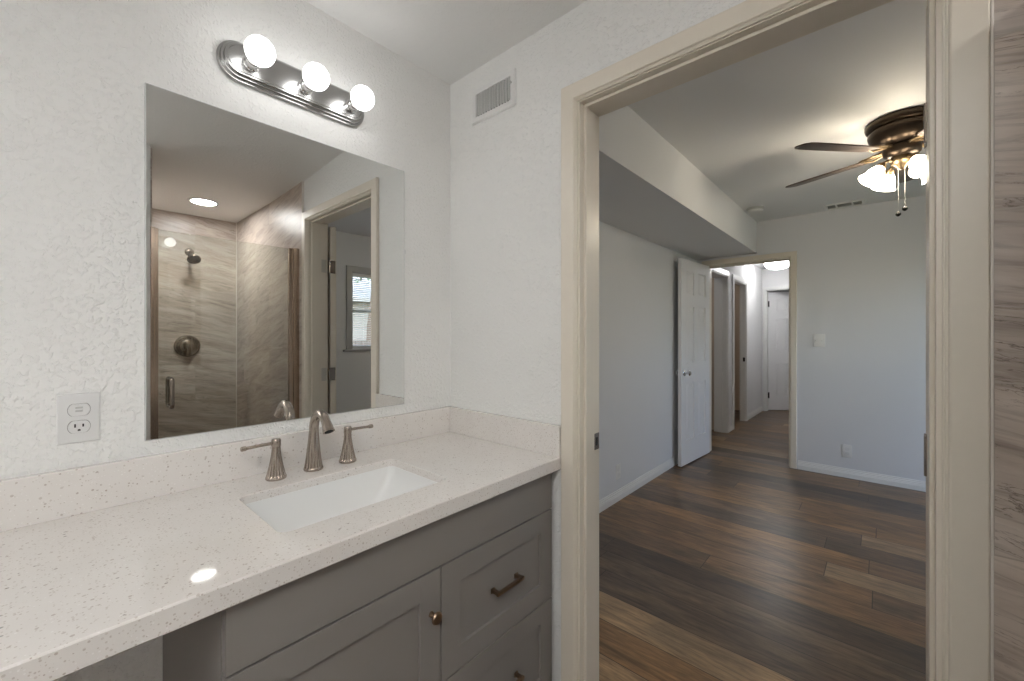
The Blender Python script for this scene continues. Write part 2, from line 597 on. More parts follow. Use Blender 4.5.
# shower tile skins
slab('wall_shower_front_tile', M_tile_front, ((0.1515, DY - 0.012, 0.0), (SHB, DY, 2.33)))
slab('wall_shower_back_tile', M_tile_back, ((SHB - 0.010, STY, 0.0), (SHB, DY - 0.010, 2.33)))
slab('wall_shower_side_tile', M_tile_front, ((SHX + 0.042, STY, 0.0), (SHB - 0.010, STY + 0.012, 2.33)))
b = MB()
b.box((0.1482, DY - 0.015, 0.0), (0.1525, DY, 2.34), 0.002)
struct(b.build('trim_tile_edge', M_grout_white))
b = MB()
b.box((SHB - 0.0145, DY - 0.0165, 0.1), (SHB - 0.0095, DY - 0.0115, 2.32), 0.001)
struct(b.build('trim_shower_corner', M_grout_white))
b = MB()
b.box((SHX - 0.05, STY - 0.012, 0.0), (SHX + 0.06, DY - 0.01, 0.10), 0.006)
struct(b.build('trim_shower_curb', M_quartz))

# bathroom doorway: jambs with stops, casing on both sides
b = MB()
for x0, x1 in ((-0.756, -0.735), (0.079, 0.099)):
    b.box((x0, DY - 0.002, 0), (x1, DY2 + 0.002, 2.046), 0.001)
b.box((-0.756, DY - 0.002, 2.046), (0.099, DY2 + 0.002, 2.064), 0.001)
for x0, x1 in ((-0.735, -0.724), (0.071, 0.081)):
    b.box((x0, DY + 0.020, 0), (x1, DY + 0.072, 2.036), 0.002)
b.box((-0.735, DY + 0.020, 2.036), (0.081, DY + 0.072, 2.046), 0.002)
jamb = struct(b.build('trim_door_jamb', M_cream))
for z in (0.252, 1.017, 1.757):
    b = MB()
    b.box((0.0785, DY2 - 0.034, z - 0.044), (0.0812, DY2 + 0.001, z + 0.044))
    b.build('hinge_leaf', M_hinge, jamb)
casing('trim_door_casing', on_y(DY, -1), -0.741, 0.0875, 2.049, M_cream, width=0.0605)
casing('trim_door_casing_bedroom', on_y(DY2, 1), -0.741, 0.084, 2.051, M_cream)

# bedroom shell
hall_hole = [(-1.436, -0.652, 0.0, 2.05)]
slab('wall_bedroom_left', M_bed_wall, ((BL - 0.1, DY2, 0), (BL, BF + 0.06, 2.5)))
slab('wall_bedroom_far', M_bed_wall, *wall_hole('x', BF, BF + 0.06, BL - 0.1, BR + 0.1, 0, 2.5, hall_hole))
slab('wall_hall_near', M_hall_wall, *wall_hole('x', BF + 0.06, BF + 0.12, -2.75, -0.45, 0, 2.5, hall_hole))
W1 = (2.312, 3.20, 1.135, 1.992)
W_ADDED = (3.05 + 0.40, 4.65, 0.12, 2.03)  # unseen opening added to bring more daylight into the bedroom
slab('wall_bedroom_right', M_bed_wall, *wall_hole('y', BR, BR + 0.14, DY2, BF + 0.06, 0, 2.5, [W1, W_ADDED]))
slab('ceiling_bedroom', M_bed_ceiling, ((BL - 0.1, 1.2, CZ), (BR + 0.14, BF + 0.1, 2.56)))
slab('trim_soffit', M_bed_ceiling, ((BL, DY2, 2.118), (-0.95, BF, CZ)))
baseboard('baseboard_left', on_x(BL, 1), DY2, BF, M_white_trim)
baseboard('baseboard_far', on_y(BF, -1), -0.602, BR, M_white_trim)
baseboard('baseboard_right', on_x(BR, -1), DY2, BF, M_white_trim)
baseboard('baseboard_near', on_y(DY2, 1), 0.145, BR, M_white_trim)

# hallway opening
b = MB()
b.box((-1.436, BF - 0.002, 0), (-1.416, BF + 0.122, 2.03), 0.001)
b.box((-0.672, BF - 0.002, 0), (-0.652, BF + 0.122, 2.03), 0.001)
b.box((-1.436, BF - 0.002, 2.03), (-0.652, BF + 0.122, 2.05), 0.001)
b.box((-0.682, BF + 0.040, 0), (-0.672, BF + 0.080, 2.02), 0.002)
b.box((-1.416, BF + 0.040, 2.02), (-0.672, BF + 0.080, 2.03), 0.002)
struct(b.build('trim_hall_jamb', M_cream))
casing('trim_hall_casing', on_y(BF, -1), -1.422, -0.668, 2.036, M_cream, width=0.058)
casing('trim_hall_casing_inner', on_y(BF + 0.12, 1), -1.422, -0.668, 2.036, M_white_trim, width=0.06)

# hallway shell and the two rooms off it
H1 = (5.16, 5.95, 0.0, 2.06)
H2 = (6.26, 6.96, 0.0, 2.05)
slab('wall_hall_left', M_hall_wall, *wall_hole('y', HX - 0.15, HX, BF + 0.12, 6.14, 0, 2.5, [H1]))
slab('wall_hall_left_end', M_hall_wall, *wall_hole('y', HX - 0.075, HX, 6.14, 9.7, 0, 2.5, [H2]))
slab('wall_hall_right', M_hall_wall, ((-0.58, BF + 0.12, 0), (-0.48, 9.7, 2.5)))
slab('wall_hall_end', M_hall_wall, *wall_hole('x', HF, HF + 0.11, HX, -0.58, 0, 2.5, [(-1.462, -0.70, 0.0, 2.05)]))
slab('wall_hall_room_end', M_hall_wall, ((-2.75, 9.6, 0), (-0.48, 9.7, 2.5)))
slab('ceiling_hall', M_bed_ceiling, ((-2.75, BF + 0.06, 2.40), (-0.45, 9.7, 2.5)))
slab('wall_side_room_outer', M_bed_wall, ((-2.75, BF + 0.12, 0), (-2.65, 6.08, 2.5)))
slab('wall_side_room_divider', M_beige_wall, ((-2.65, 6.02, 0), (HX - 0.15, 6.14, 2.5)))
slab('wall_beige_room_outer', M_beige_wall, ((-2.75, 6.08, 0), (-2.65, 9.7, 2.5)))
slab('wall_beige_room_far', M_beige_wall, ((-2.65, 7.9, 0), (HX - 0.075, 8.0, 2.5)))
for nm, (a, c, z0, z1), th in (('trim_side_doorway', H1, 0.152), ('trim_beige_doorway', H2, 0.077)):
    b = MB()
    b.box((HX - th, a, 0), (HX + 0.002, a + 0.018, z1), 0.001)
    b.box((HX - th, c - 0.018, 0), (HX + 0.002, c, z1), 0.001)
    b.box((HX - th, a + 0.018, z1 - 0.018), (HX + 0.002, c - 0.018, z1), 0.001)
    b.box((HX - 0.075, c - 0.028, 0), (HX - 0.045, c - 0.018, z1 - 0.018), 0.001)
    struct(b.build(nm + '_jamb', M_white_trim))
    casing(nm + '_casing', on_x(HX, 1), a + 0.012, c - 0.012, z1 - 0.012, M_white_trim, width=0.075)
baseboard('baseboard_hall_left', on_x(HX, 1), H1[1] + 0.066, H2[0] - 0.066, M_white_trim)
baseboard('baseboard_hall_end_left', on_x(HX, 1), H2[1] + 0.066, HF, M_white_trim)
baseboard('baseboard_hall_right', on_x(-0.58, -1), BF + 0.12, HF, M_white_trim)
b = MB()
b.box((-1.462, HF - 0.002, 0), (-1.444, HF + 0.112, 2.05), 0.001)
b.box((-0.718, HF - 0.002, 0), (-0.70, HF + 0.112, 2.05), 0.001)
b.box((-1.444, HF - 0.002, 2.032), (-0.718, HF + 0.112, 2.05), 0.001)
struct(b.build('trim_hall_end_jamb', M_white_trim))
casing('trim_hall_end_casing', on_y(HF, -1), -1.455, -0.707, 2.038, M_white_trim, width=0.052)


# ---------------------------------------------------------------- windows
def window(n, hole, with_blind):
    y0, y1, z0, z1 = hole
    b = MB()
    t = 0.03
    for a, c in (((y0, z0), (y0 + t, z1)), ((y1 - t, z0), (y1, z1)), ((y0 + t, z0), (y1 - t, z0 + t)), ((y0 + t, z1 - t), (y1 - t, z1)),
                 ((y0 + t, (z0 + z1) / 2 - 0.018), (y1 - t, (z0 + z1) / 2 + 0.018))):
        b.box((BR + 0.055, a[0], a[1]), (BR + 0.095, c[0], c[1]), 0.003)
    w = struct(b.build('window_%d' % n, M_white_trim))
    p = MB()
    p.box((BR + 0.072, y0 + 0.02, z0 + 0.02), (BR + 0.077, y1 - 0.02, z1 - 0.02))
    p.build('window_pane', M_pane, w)
    s = MB()
    s.box((BR - 0.035, y0 - 0.11, z0 - 0.035), (BR + 0.055, y1 + 0.11, z0 - 0.012), 0.004)
    s.build('window_sill', M_grey_trim, w)
    casing('trim_window_casing_%d' % n, on_x(BR, -1), y0, y1, z1, M_grey_trim, width=0.075, z0=z0 - 0.012)
    portal(y0, y1, z0, z1, BR + 0.13)
    if with_blind:
        bl = thing('window_blind', 'white mini blind with open slats in the bedroom window', 'blind', (BR + 0.03, (y0 + y1) / 2, z0))
        h = MB()
        h.box((BR + 0.012, y0 + 0.006, z1 - 0.038), (BR + 0.048, y1 - 0.006, z1 - 0.002), 0.003)
        h.build('headrail', M_blind, bl)
        h = MB()
        z = z0 + 0.045
        while z < z1 - 0.05:
            h.box((-0.0125, y0 + 0.01, -0.0006), (0.0125, y1 - 0.01, 0.0006), M=Matrix.Translation((BR + 0.03, 0, z)) @ Matrix.Rotation(rad(8), 4, 'Y'))
            z += 0.0215
        h.build('slats', M_blind, bl)
        h = MB()
        h.box((BR + 0.018, y0 + 0.008, z0 + 0.012), (BR + 0.042, y1 - 0.008, z0 + 0.026), 0.003)
        h.build('bottom_rail', M_blind, bl)
        for yy in (y0 + 0.15, y1 - 0.15):
            h = MB()
            h.tube([(BR + 0.03, yy, z0 + 0.02), (BR + 0.03, yy, z1 - 0.03)], 0.0012, 6)
            h.build('ladder_cord', M_blind, bl)


window(1, W1, True)
window(2, W_ADDED, False)  # added out of view for its daylight

# ---------------------------------------------------------------- outside, seen through the window in the mirror
slab('ground_outside', M_grass, ((BR + 0.3, -30, -0.35), (60, 40, -0.30)))
nh = thing('neighbour_house', 'tan neighbouring house with grey shingle roof outside the bedroom window', 'house', (13, 9, -0.3))
b = MB()
b.box((9.5, 1.5, -0.3), (17, 22, 2.5))
b.build('wall', M_siding, nh)
b = MB()
b.loft([[(9.0, y, 2.4), (13.2, y, 4.3), (17.5, y, 2.4), (17.5, y, 2.3), (13.2, y, 4.1), (9.0, y, 2.3)] for y in (1.0, 22.5)])
b.build('roof', M_roof, nh)
fe = thing('wooden_fence', 'weathered wooden board fence outside the bedroom window', 'fence', (6.5, 8, -0.3))
b = MB()
for i in range(150):
    y = -4 + i * 0.15
    b.box((6.5, y, -0.3), (6.52, y + 0.142, 1.15 + random.uniform(-0.015, 0.015)))
b.build('fence_boards', M_fence_wood, fe)
b = MB()
for z in (0.1, 0.9):
    b.box((6.52, -4, z), (6.56, 18.5, z + 0.09))
b.build('fence_rails', M_fence_wood, fe)
tr = thing('leafy_tree', 'dark green leafy tree outside the bedroom window against blue sky', 'tree', (8.2, 6.2, -0.3))
b = MB()
b.tube([(8.2, 6.2, -0.3), (8.25, 6.25, 1.5), (8.1, 6.3, 3.2)], [0.16, 0.12, 0.05], 10)
b.build('trunk', M_bark, tr)
t = bmesh.new()
for i in range(2600):
    d = Vector((random.gauss(0, 1), random.gauss(0, 1), random.gauss(0, 0.8))).normalized() * (random.random() ** 0.4) * 1.6
    c = Vector((8.2, 6.2, 4.3)) + d
    r = Matrix.Rotation(random.uniform(0, 6.28), 3, 'Z') @ Matrix.Rotation(random.uniform(-1.2, 1.2), 3, 'X')
    vs = [t.verts.new(c + r @ Vector(p)) for p in ((0, -0.09, 0), (0.045, 0, 0.012), (0, 0.09, 0), (-0.045, 0, 0.012))]
    t.faces.new(vs)
b = MB()
b._add(t)
b.build('crown', M_leaf, tr)

# ---------------------------------------------------------------- vanity: counter, splashes, basin
CZT, CZB = 0.876, 0.833
CX0, CX1 = MX + 0.002, -0.806
CY0, CY1 = -1.245, DY - 0.002
HOLE = (-1.214, -0.924, 0.322, 0.764)      # x0, x1, y0, y1


def rrect(x0, x1, y0, y1, r, z, n=7):
    pts = []
    for cx_, cy_, a0 in ((x1 - r, y1 - r, 0), (x0 + r, y1 - r, 90), (x0 + r, y0 + r, 180), (x1 - r, y0 + r, 270)):
        for i in range(n):
            a = rad(a0 + 90 * i / (n - 1))
            pts.append((cx_ + r * cos(a), cy_ + r * sin(a), z))
    return pts


def holed_slab(x0, x1, y0, y1, z0, z1, hole, r, ch):
    t = bmesh.new()
    n = 7
    V = lambda pts: [t.verts.new(p) for p in pts]
    rect = lambda i, z: V([(x1 - i, y1 - i, z), (x0 + i, y1 - i, z), (x0 + i, y0 + i, z), (x1 - i, y0 + i, z)])
    oT, oT2, oB2, oB = rect(ch, z1), rect(0, z1 - ch), rect(0, z0 + ch), rect(ch, z0)
    hT = V(rrect(*(hole[0] - 0.002, hole[1] + 0.002, hole[2] - 0.002, hole[3] + 0.002), r + 0.002, z1))
    hT2 = V(rrect(*hole, r, z1 - 0.002))
    hB = V(rrect(*hole, r, z0))

    def annulus(o, h):
        for c in range(4):
            for i in range(n - 1):
                t.faces.new((o[c], h[c * n + i], h[c * n + i + 1]))
            d = (c + 1) % 4
            t.faces.new((o[c], h[c * n + n - 1], h[d * n], o[d]))

    def ring(a, c):
        m = len(a)
        for i in range(m):
            t.faces.new((a[i], a[(i + 1) % m], c[(i + 1) % m], c[i]))
    annulus(oT, hT)
    ring(oT, oT2)
    ring(oT2, oB2)
    ring(oB2, oB)
    annulus(oB, hB)
    ring(hT, hT2)
    ring(hT2, hB)
    return t


b = MB()
b._add(holed_slab(CX0, CX1, CY0, CY1, CZB, CZT, HOLE, 0.022, 0.003))
tag(b.build('countertop', M_quartz, angle=25), 'long speckled white quartz countertop on the grey vanity, with a basin cut-out', 'countertop')
b = MB()
b.box((CX0, CY0, CZT), (CX0 + 0.02, CY1, CZT + 0.105), 0.0015)
tag(b.build('backsplash', M_quartz), 'long speckled quartz backsplash strip under the mirror', 'backsplash')
b = MB()
b.box((CX0 + 0.0205, CY1 - 0.02, CZT), (CX1 + 0.003, CY1, CZT + 0.105), 0.0015)
tag(b.build('side_splash', M_quartz), 'short speckled quartz splash strip beside the cream door casing', 'backsplash')

sink = thing('sink_basin', 'white rectangular undermount basin set in the quartz countertop', 'sink', (-1.069, 0.543, 0.69))
b = MB()
x0, x1, y0, y1 = HOLE
lo = [rrect(x0 + 0.0004, x1 - 0.0004, y0 + 0.0004, y1 - 0.0004, 0.0218, CZT - 0.0225),
      rrect(x0 + 0.0012, x1 - 0.0012, y0 + 0.0012, y1 - 0.0012, 0.0218, CZT - 0.0230),
      rrect(x0 + 0.0018, x1 - 0.0018, y0 + 0.0018, y1 - 0.003, 0.024, 0.835),
      rrect(x0 + 0.004, x1 - 0.004, y0 + 0.006, y1 - 0.012, 0.030, 0.80),
      rrect(x0 + 0.014, x1 - 0.014, y0 + 0.016, y1 - 0.045, 0.040, 0.765),
      rrect(x0 + 0.026, x1 - 0.026, y0 + 0.034, y1 - 0.085, 0.050, 0.738),
      rrect(x0 + 0.045, x1 - 0.045, y0 + 0.065, y1 - 0.125, 0.050, 0.720),
      rrect(x0 + 0.100, x1 - 0.100, y0 + 0.150, y1 - 0.190, 0.030, 0.712)]
outer = [rrect(x0 + 0.090, x1 - 0.090, y0 + 0.140, y1 - 0.180, 0.030, 0.698),
         rrect(x0 + 0.030, x1 - 0.030, y0 + 0.050, y1 - 0.11, 0.050, 0.708),
         rrect(x0 + 0.012, x1 - 0.012, y0 + 0.020, y1 - 0.07, 0.050, 0.73),
         rrect(x0 - 0.010, x1 + 0.010, y0 - 0.008, y1 + 0.003, 0.04, 0.80),
         rrect(x0 - 0.014, x1 + 0.014, y0 - 0.014, y1 + 0.014, 0.04, CZB - 0.014),
         rrect(x0 - 0.014, x1 + 0.014, y0 - 0.014, y1 + 0.014, 0.04, CZB - 0.0006),
         rrect(x0 + 0.0004, x1 - 0.0004, y0 + 0.0004, y1 - 0.0004, 0.0218, CZB - 0.0005),
         rrect(x0 + 0.0004, x1 - 0.0004, y0 + 0.0004, y1 - 0.0004, 0.0218, CZT - 0.0225)]
b.loft(lo, False, True)
b.loft(outer, True, False)
b.build('basin', M_ceramic, sink, angle=40)
b = MB()
b.lathe([(0.0, 0.716), (0.012, 0.717), (0.018, 0.7155), (0.024, 0.7155), (0.026, 0.713), (0.026, 0.708)], 24, Matrix.Translation((-1.069, 0.523, 0)))
b.build('drain', M_nickel, sink)

# ---------------------------------------------------------------- faucet set
fl = lambda amp, h0, h1: (lambda z: amp if z < h0 else max(0.0, amp * (1 - (z - h0) / (h1 - h0))))
FX, FY = -1.296, 0.543
fa = thing('basin_faucet', 'brushed nickel three piece faucet with arched spout and two lever handles behind the basin', 'faucet', (FX, FY, CZT))
flute_wave = lambda a: 1 - abs(sin(a / 2)) * 2      # sharp arrises between scooped flutes
path, rr = [], []
for i in range(15):
    z = 0.006 + 0.112 * i / 14
    path.append(Vector((0.003 * (i / 14) ** 2, 0, z)))
    rr.append(0.0255 - 0.0118 * (i / 14) ** 0.75)
c0 = Vector((0.050, 0, 0.121))
for i in range(1, 19):
    a = rad(180 - 140 * i / 18)
    path.append(c0 + Vector((0.047 * cos(a), 0, 0.054 * sin(a))))
    rr.append(0.0137 - 0.0010 * i / 18)
dd = (path[-1] - path[-2]).normalized()
for i in range(1, 6):
    dd = (dd + Vector((0.02, 0, -0.07))).normalized()
    path.append(path[-1] + dd * 0.0062)
    rr.append(0.0127 + 0.0008 * i)
loops = []
SEG = 160
for i, p in enumerate(path):
    d = (path[min(i + 1, len(path) - 1)] - path[max(i - 1, 0)]).normalized()
    n1 = Vector((0, 1, 0))
    n2 = d.cross(n1).normalized()
    amp = 0.045 * max(0.0, 1 - max(0, p.z - 0.02) / 0.075) if i < 15 else 0.0
    loops.append([p + (n1 * cos(2 * pi * k / SEG) + n2 * sin(2 * pi * k / SEG)) * rr[i] * (1 + amp * flute_wave(20 * 2 * pi * k / SEG)) for k in range(SEG)])
b = MB()
b.loft(loops, True, True, True, Matrix.Translation((FX, FY, CZT)))
sp = b.build('spout', M_nickel, fa, angle=40)
b = MB()
b.lathe([(0.0268, 0.0), (0.0275, 0.002), (0.0275, 0.006), (0.0258, 0.009), (0.020, 0.0092)], 48, Matrix.Translation((FX, FY, CZT)))
b.build('base_ring', M_nickel, sp)
b = MB()
e = path[-1]
d = (path[-1] - path[-2]).normalized()
b.tube([e + d * -0.004, e + d * 0.0008, e + d * 0.0010], [0.0115, 0.0115, 0.006], 32, Matrix.Translation((FX, FY, CZT)))
b.build('aerator', M_dark, sp)


def faucet_handle(y, side):
    T = Matrix.Translation((FX + 0.004, y, CZT))
    prof = [(0.0255, 0.0), (0.0268, 0.002), (0.0268, 0.006), (0.0240, 0.009), (0.0225, 0.014), (0.0205, 0.024), (0.0178, 0.036), (0.0155, 0.050), (0.0132, 0.066), (0.0118, 0.080), (0.0112, 0.092)]
    loops = []
    for r, z in prof:
        amp = 0.0 if z < 0.008 else 0.05 * max(0.0, 1 - max(0, z - 0.03) / 0.05)
        loops.append([(r * (1 + amp * flute_wave(20 * 2 * pi * k / SEG)) * cos(2 * pi * k / SEG), r * (1 + amp * flute_wave(20 * 2 * pi * k / SEG)) * sin(2 * pi * k / SEG), z) for k in range(SEG)])
    b = MB()
    b.loft(loops, True, True, True, T)
    h = b.build('handle', M_nickel, fa, angle=40)
    b = MB()
    b.lathe([(0.0112, 0.092), (0.0124, 0.094), (0.0124, 0.110), (0.0108, 0.1135), (0.0, 0.114)], 32, T)
    b.build('cap', M_nickel, h)
    b = MB()
    b.tube([(0, side * 0.010, 0.1025), (0, side * 0.045, 0.1020), (0, side * 0.074, 0.1010), (0, side * 0.0755, 0.1010), (0, side * 0.086, 0.1008), (0, side * 0.088, 0.1008)],
           [0.0048, 0.0043, 0.0044, 0.0066, 0.0066, 0.0050], 16, T)
    b.build('lever', M_nickel, h)


faucet_handle(0.437, -1)
faucet_handle(0.650, 1)

# ---------------------------------------------------------------- vanity cabinet
KX = -0.830        # face of doors and drawers
KC = KX - 0.021    # face of the carcass
KY0, KY1 = 0.200, 1.136
vc = thing('vanity_cabinet', 'taupe grey shaker vanity cabinet under the quartz countertop', 'cabinet', ((KX + MX) / 2, (KY0 + KY1) / 2, 0))
b = MB()
b.box((MX + 0.003, KY0, 0.0), (KC, KY0 + 0.018, CZB - 0.0005), 0.001)
b.build('side_panel', M_cabinet, vc)
b = MB()
b.box((MX + 0.003, KY1 - 0.018, 0.0), (KC, KY1, CZB - 0.0005), 0.001)
b.build('side_panel', M_cabinet, vc)
b = MB()
b.box((MX + 0.003, KY0 + 0.018, 0.10), (KC - 0.004, KY1 - 0.018, 0.118))
b.box((MX + 0.003, KY0 + 0.018, 0.118), (MX + 0.012, KY1 - 0.018, 0.66))
b.box((KC - 0.019, KY0 + 0.018, 0.118), (KC - 0.001, KY1 - 0.018, 0.69))
b.build('carcass', M_shadow_gap, vc)
b = MB()
b.box((KC - 0.075, KY0 + 0.018, 0.0), (KC - 0.06, KY1 - 0.018, 0.0995))
b.build('toe_kick', M_cabinet, vc)
b = MB()
b.box((KC, KY0 + 0.002, 0.704), (KX, KY1 - 0.002, CZB - 0.004), 0.002)
b.build('false_front', M_cabinet, vc)


def shaker(y0, y1, z0, z1, rail):
    b = MB()
    b.box((KC + 0.0005, y0 + 0.02, z0 + 0.02), (KX - 0.0085, y1 - 0.02, z1 - 0.02))
    e = 0.0016
    b.box((KC + 0.0005, y0, z0), (KX, y0 + rail, z1), e)
    b.box((KC + 0.0005, y1 - rail, z0), (KX, y1, z1), e)
    b.box((KC + 0.0005, y0 + rail - 0.0015, z0), (KX - 0.0001, y1 - rail + 0.0015, z0 + rail), e)
    b.box((KC + 0.0005, y0 + rail - 0.0015, z1 - rail), (KX - 0.0001, y1 - rail + 0.0015, z1), e)
    return b


DIV = 0.663
dr = shaker(KY0 + 0.002, DIV - 0.0015, 0.103, 0.700, 0.062).build('door', M_cabinet, vc)
b = MB()
b.lathe([(0.0075, 0.0), (0.0068, 0.004), (0.0055, 0.010), (0.0060, 0.014), (0.0125, 0.018), (0.0150, 0.0215), (0.0152, 0.024), (0.0125, 0.0275), (0.0, 0.0295)], 28,
        Matrix.Translation((KX, 0.632, 0.597)) @ Matrix.Rotation(rad(90), 4, 'Y'))
b.build('knob', M_bronze_pull, dr)
for z0, z1 in ((0.4065, 0.700), (0.103, 0.4035)):
    d = shaker(DIV + 0.0015, KY1 - 0.002, z0, z1, 0.062).build('drawer', M_cabinet, vc)
    zc = (z0 + z1) / 2 + 0.003
    b = MB()
    yc = 0.899
    for s in (-1, 1):
        b.box((KX - 0.0005, yc + s * 0.050 - 0.005, zc - 0.005), (KX + 0.028, yc + s * 0.050 + 0.005, zc + 0.005), 0.001)
        b.box((KX - 0.0005, yc + s * 0.050 - 0.007, zc - 0.007), (KX + 0.004, yc + s * 0.050 + 0.007, zc + 0.007), 0.001)
    b.box((KX + 0.020, yc - 0.058, zc - 0.0048), (KX + 0.029, yc + 0.058, zc + 0.0048), 0.0015)
    b.build('pull_handle', M_bronze_pull, d)

# ---------------------------------------------------------------- mirror
mi = thing('wall_mirror', 'frameless rectangular wall mirror above the backsplash', 'mirror', (MX + 0.003, 0.547, 1.018))
b = MB()
b.box((MX + 0.0005, 0.165, 1.018), (MX + 0.0055, 0.925, 1.922), 0.0006, 1)
b.build('edge', M_mirror_edge, mi)
b = MB()
b.box((MX + 0.0056, 0.1675, 1.0205), (MX + 0.0062, 0.9235, 1.9205))
b.build('reflective_glass', M_mirror, mi)
for yy, zz in ((0.925, 1.608),):
    b = MB()
    s = 1 if yy > 0.5 else -1
    b.box((MX + 0.0005, yy - s * 0.005, zz - 0.008), (MX + 0.009, yy + s * 0.006, zz + 0.008), 0.002)
    b.build('clip', M_white_plastic, mi)

# ---------------------------------------------------------------- vanity light bar
vl = thing('vanity_light', 'satin nickel bar light with three glowing globe bulbs above the mirror', 'light', (MX, 0.530, 2.017))


def stadium(i, x, n=20):
    L, h = 0.440 / 2, 0.115 / 2
    r = h - i
    pts = []
    for k in range(n + 1):
        a = rad(-90 + 180 * k / n)
        pts.append((x, 0.535 + (L - h) + r * cos(a), 2.071 + r * sin(a)))
    for k in range(n + 1):
        a = rad(90 + 180 * k / n)
        pts.append((x, 0.535 - (L - h) + r * cos(a), 2.071 + r * sin(a)))
    return pts


b = MB()
X0 = MX + 0.0005
b.loft([stadium(i, X0 + h) for i, h in ((0.0, 0.0), (0.0, 0.010), (0.002, 0.012), (0.006, 0.012), (0.007, 0.014), (0.007, 0.019), (0.009, 0.021), (0.013, 0.021),
                                        (0.014, 0.023), (0.014, 0.028), (0.016, 0.030), (0.020, 0.030), (0.021, 0.031), (0.022, 0.0325))])
b.build('back_plate', M_nickel_light, vl, angle=25)
RY = Matrix.Rotation(rad(90), 4, 'Y')
for yc in (0.393, 0.545, 0.696):
    T = Matrix.Translation((X0 + 0.0325, yc, 2.069)) @ RY
    b = MB()
    b.lathe([(0.021, 0.0), (0.0215, 0.003), (0.0190, 0.005), (0.0190, 0.016), (0.0205, 0.018), (0.0205, 0.022), (0.0190, 0.024), (0.0195, 0.034), (0.0205, 0.036), (0.0195, 0.038), (0.014, 0.038)], 32, T)
    so = b.build('socket', M_chrome, vl)
    b = MB()
    pr = [(0.013, 0.036), (0.0145, 0.042)]
    for k in range(17):
        a = rad(-68 + 158 * k / 16)
        pr.append((0.0375 * cos(a), 0.0375 * sin(a) + 0.0755))
    pr[-1] = (0.0, pr[-1][1])
    b.lathe(pr, 32, T)
    b.build('globe_bulb', M_bulb, so)


# ---------------------------------------------------------------- outlets, switch
def receptacle(name, fr, u, z, w, h, label, detailed, duplex=True, mat=None):
    mat = mat or M_white_plastic
    o = thing(name, label, 'outlet' if duplex else 'light switch', fr(u, 0, z - h / 2))
    b = MB()
    pl = [(u - w / 2, z - h / 2), (u + w / 2, z - h / 2), (u + w / 2, z + h / 2), (u - w / 2, z + h / 2)]
    ins = lambda d, wd: [fr(u + (1 if k in (1, 2) else -1) * (w / 2 - d), wd, z + (1 if k > 1 else -1) * (h / 2 - d)) for k in range(4)]
    b.loft([ins(0, 0.0003), ins(0, 0.003), ins(0.002, 0.0055), ins(0.004, 0.006)])
    b.build('cover_plate', mat, o)
    if not duplex:
        for s in (-1, 1):
            b = MB()
            b.loft([[fr(u + s * 0.023 - 0.004, 0.006, z - 0.010), fr(u + s * 0.023 + 0.004, 0.006, z - 0.010), fr(u + s * 0.023 + 0.004, 0.006, z + 0.012), fr(u + s * 0.023 - 0.004, 0.006, z + 0.012)],
                    [fr(u + s * 0.023 - 0.003, 0.016, z + 0.004), fr(u + s * 0.023 + 0.003, 0.016, z + 0.004), fr(u + s * 0.023 + 0.003, 0.016, z + 0.010), fr(u + s * 0.023 - 0.003, 0.016, z + 0.010)]])
            b.build('toggle', mat, o)
        return o
    for s in (-1, 1):
        zc = z + s * 0.0195
        lp = []
        for sh, wd in ((0.0010, 0.0052), (0.0010, 0.0085), (0.0, 0.0092)):
            r = 0.0172
            pts = []
            for k in range(28):
                a = 2 * pi * k / 28
                yy = max(-0.0135, min(0.0135, r * sin(a)))
                pts.append(fr(u + (r + sh) * cos(a), wd, zc + yy * (1 + sh * 20)))
            lp.append(pts)
        b = MB()
        b.loft(lp)
        f = b.build('receptacle_face', M_white_plastic, o, angle=30)
        if detailed:
            # thin dark seam round the face
            b = MB()
            pts = []
            for k in range(28):
                a = 2 * pi * k / 28
                yy = max(-0.0143, min(0.0143, 0.0190 * sin(a)))
                pts.append((u + 0.0190 * cos(a), zc + yy))
            b.loft([[fr(p, 0.0058, q) for p, q in pts], [fr(p, 0.0063, q) for p, q in pts]])
            b.build('seam', M_cabinet, o)
            if s < 0:
                b = MB()
                for du, hh in ((-0.0065, 0.0080), (0.0065, 0.0068)):
                    p0, p1 = fr(u + du - 0.0014, 0.0080, zc + 0.003 - hh / 2), fr(u + du + 0.0014, 0.0096, zc + 0.003 + hh / 2)
                    b.box(p0, p1)
                b.build('slots', M_dark, f)
                b = MB()
                b.loft([[fr(u + 0.0026 * cos(2 * pi * k / 12), wd, zc - 0.0078 + max(-0.0014, 0.0026 * sin(2 * pi * k / 12))) for k in range(12)] for wd in (0.008, 0.0096)])
                b.build('ground_hole', M_dark, f)
            else:
                b = MB()
                for dz in (-0.0045, 0.003):
                    b.box(fr(u - 0.006, 0.0088, zc + dz), fr(u + 0.006, 0.0106, zc + dz + 0.0042), 0.0007)
                b.build('test_button', M_louvre, f)
    return o


receptacle('wall_outlet', on_x(MX, 1), 0.0505, 1.0940, 0.070, 0.114, 'white duplex wall outlet left of the mirror above the backsplash', True)
receptacle('wall_outlet', on_x(BL, 1), 2.965, 0.222, 0.070, 0.114, 'small white wall outlet low on the bedroom left wall', False, mat=M_white_metal)
receptacle('wall_outlet', on_y(BF, -1), -0.234, 0.239, 0.070, 0.114, 'small white wall outlet low on the bedroom far wall', False, mat=M_white_metal)
receptacle('light_switch', on_y(BF, -1), -0.438, 1.235, 0.090, 0.118, 'white double light switch beside the hallway opening', False, False, M_white_metal)

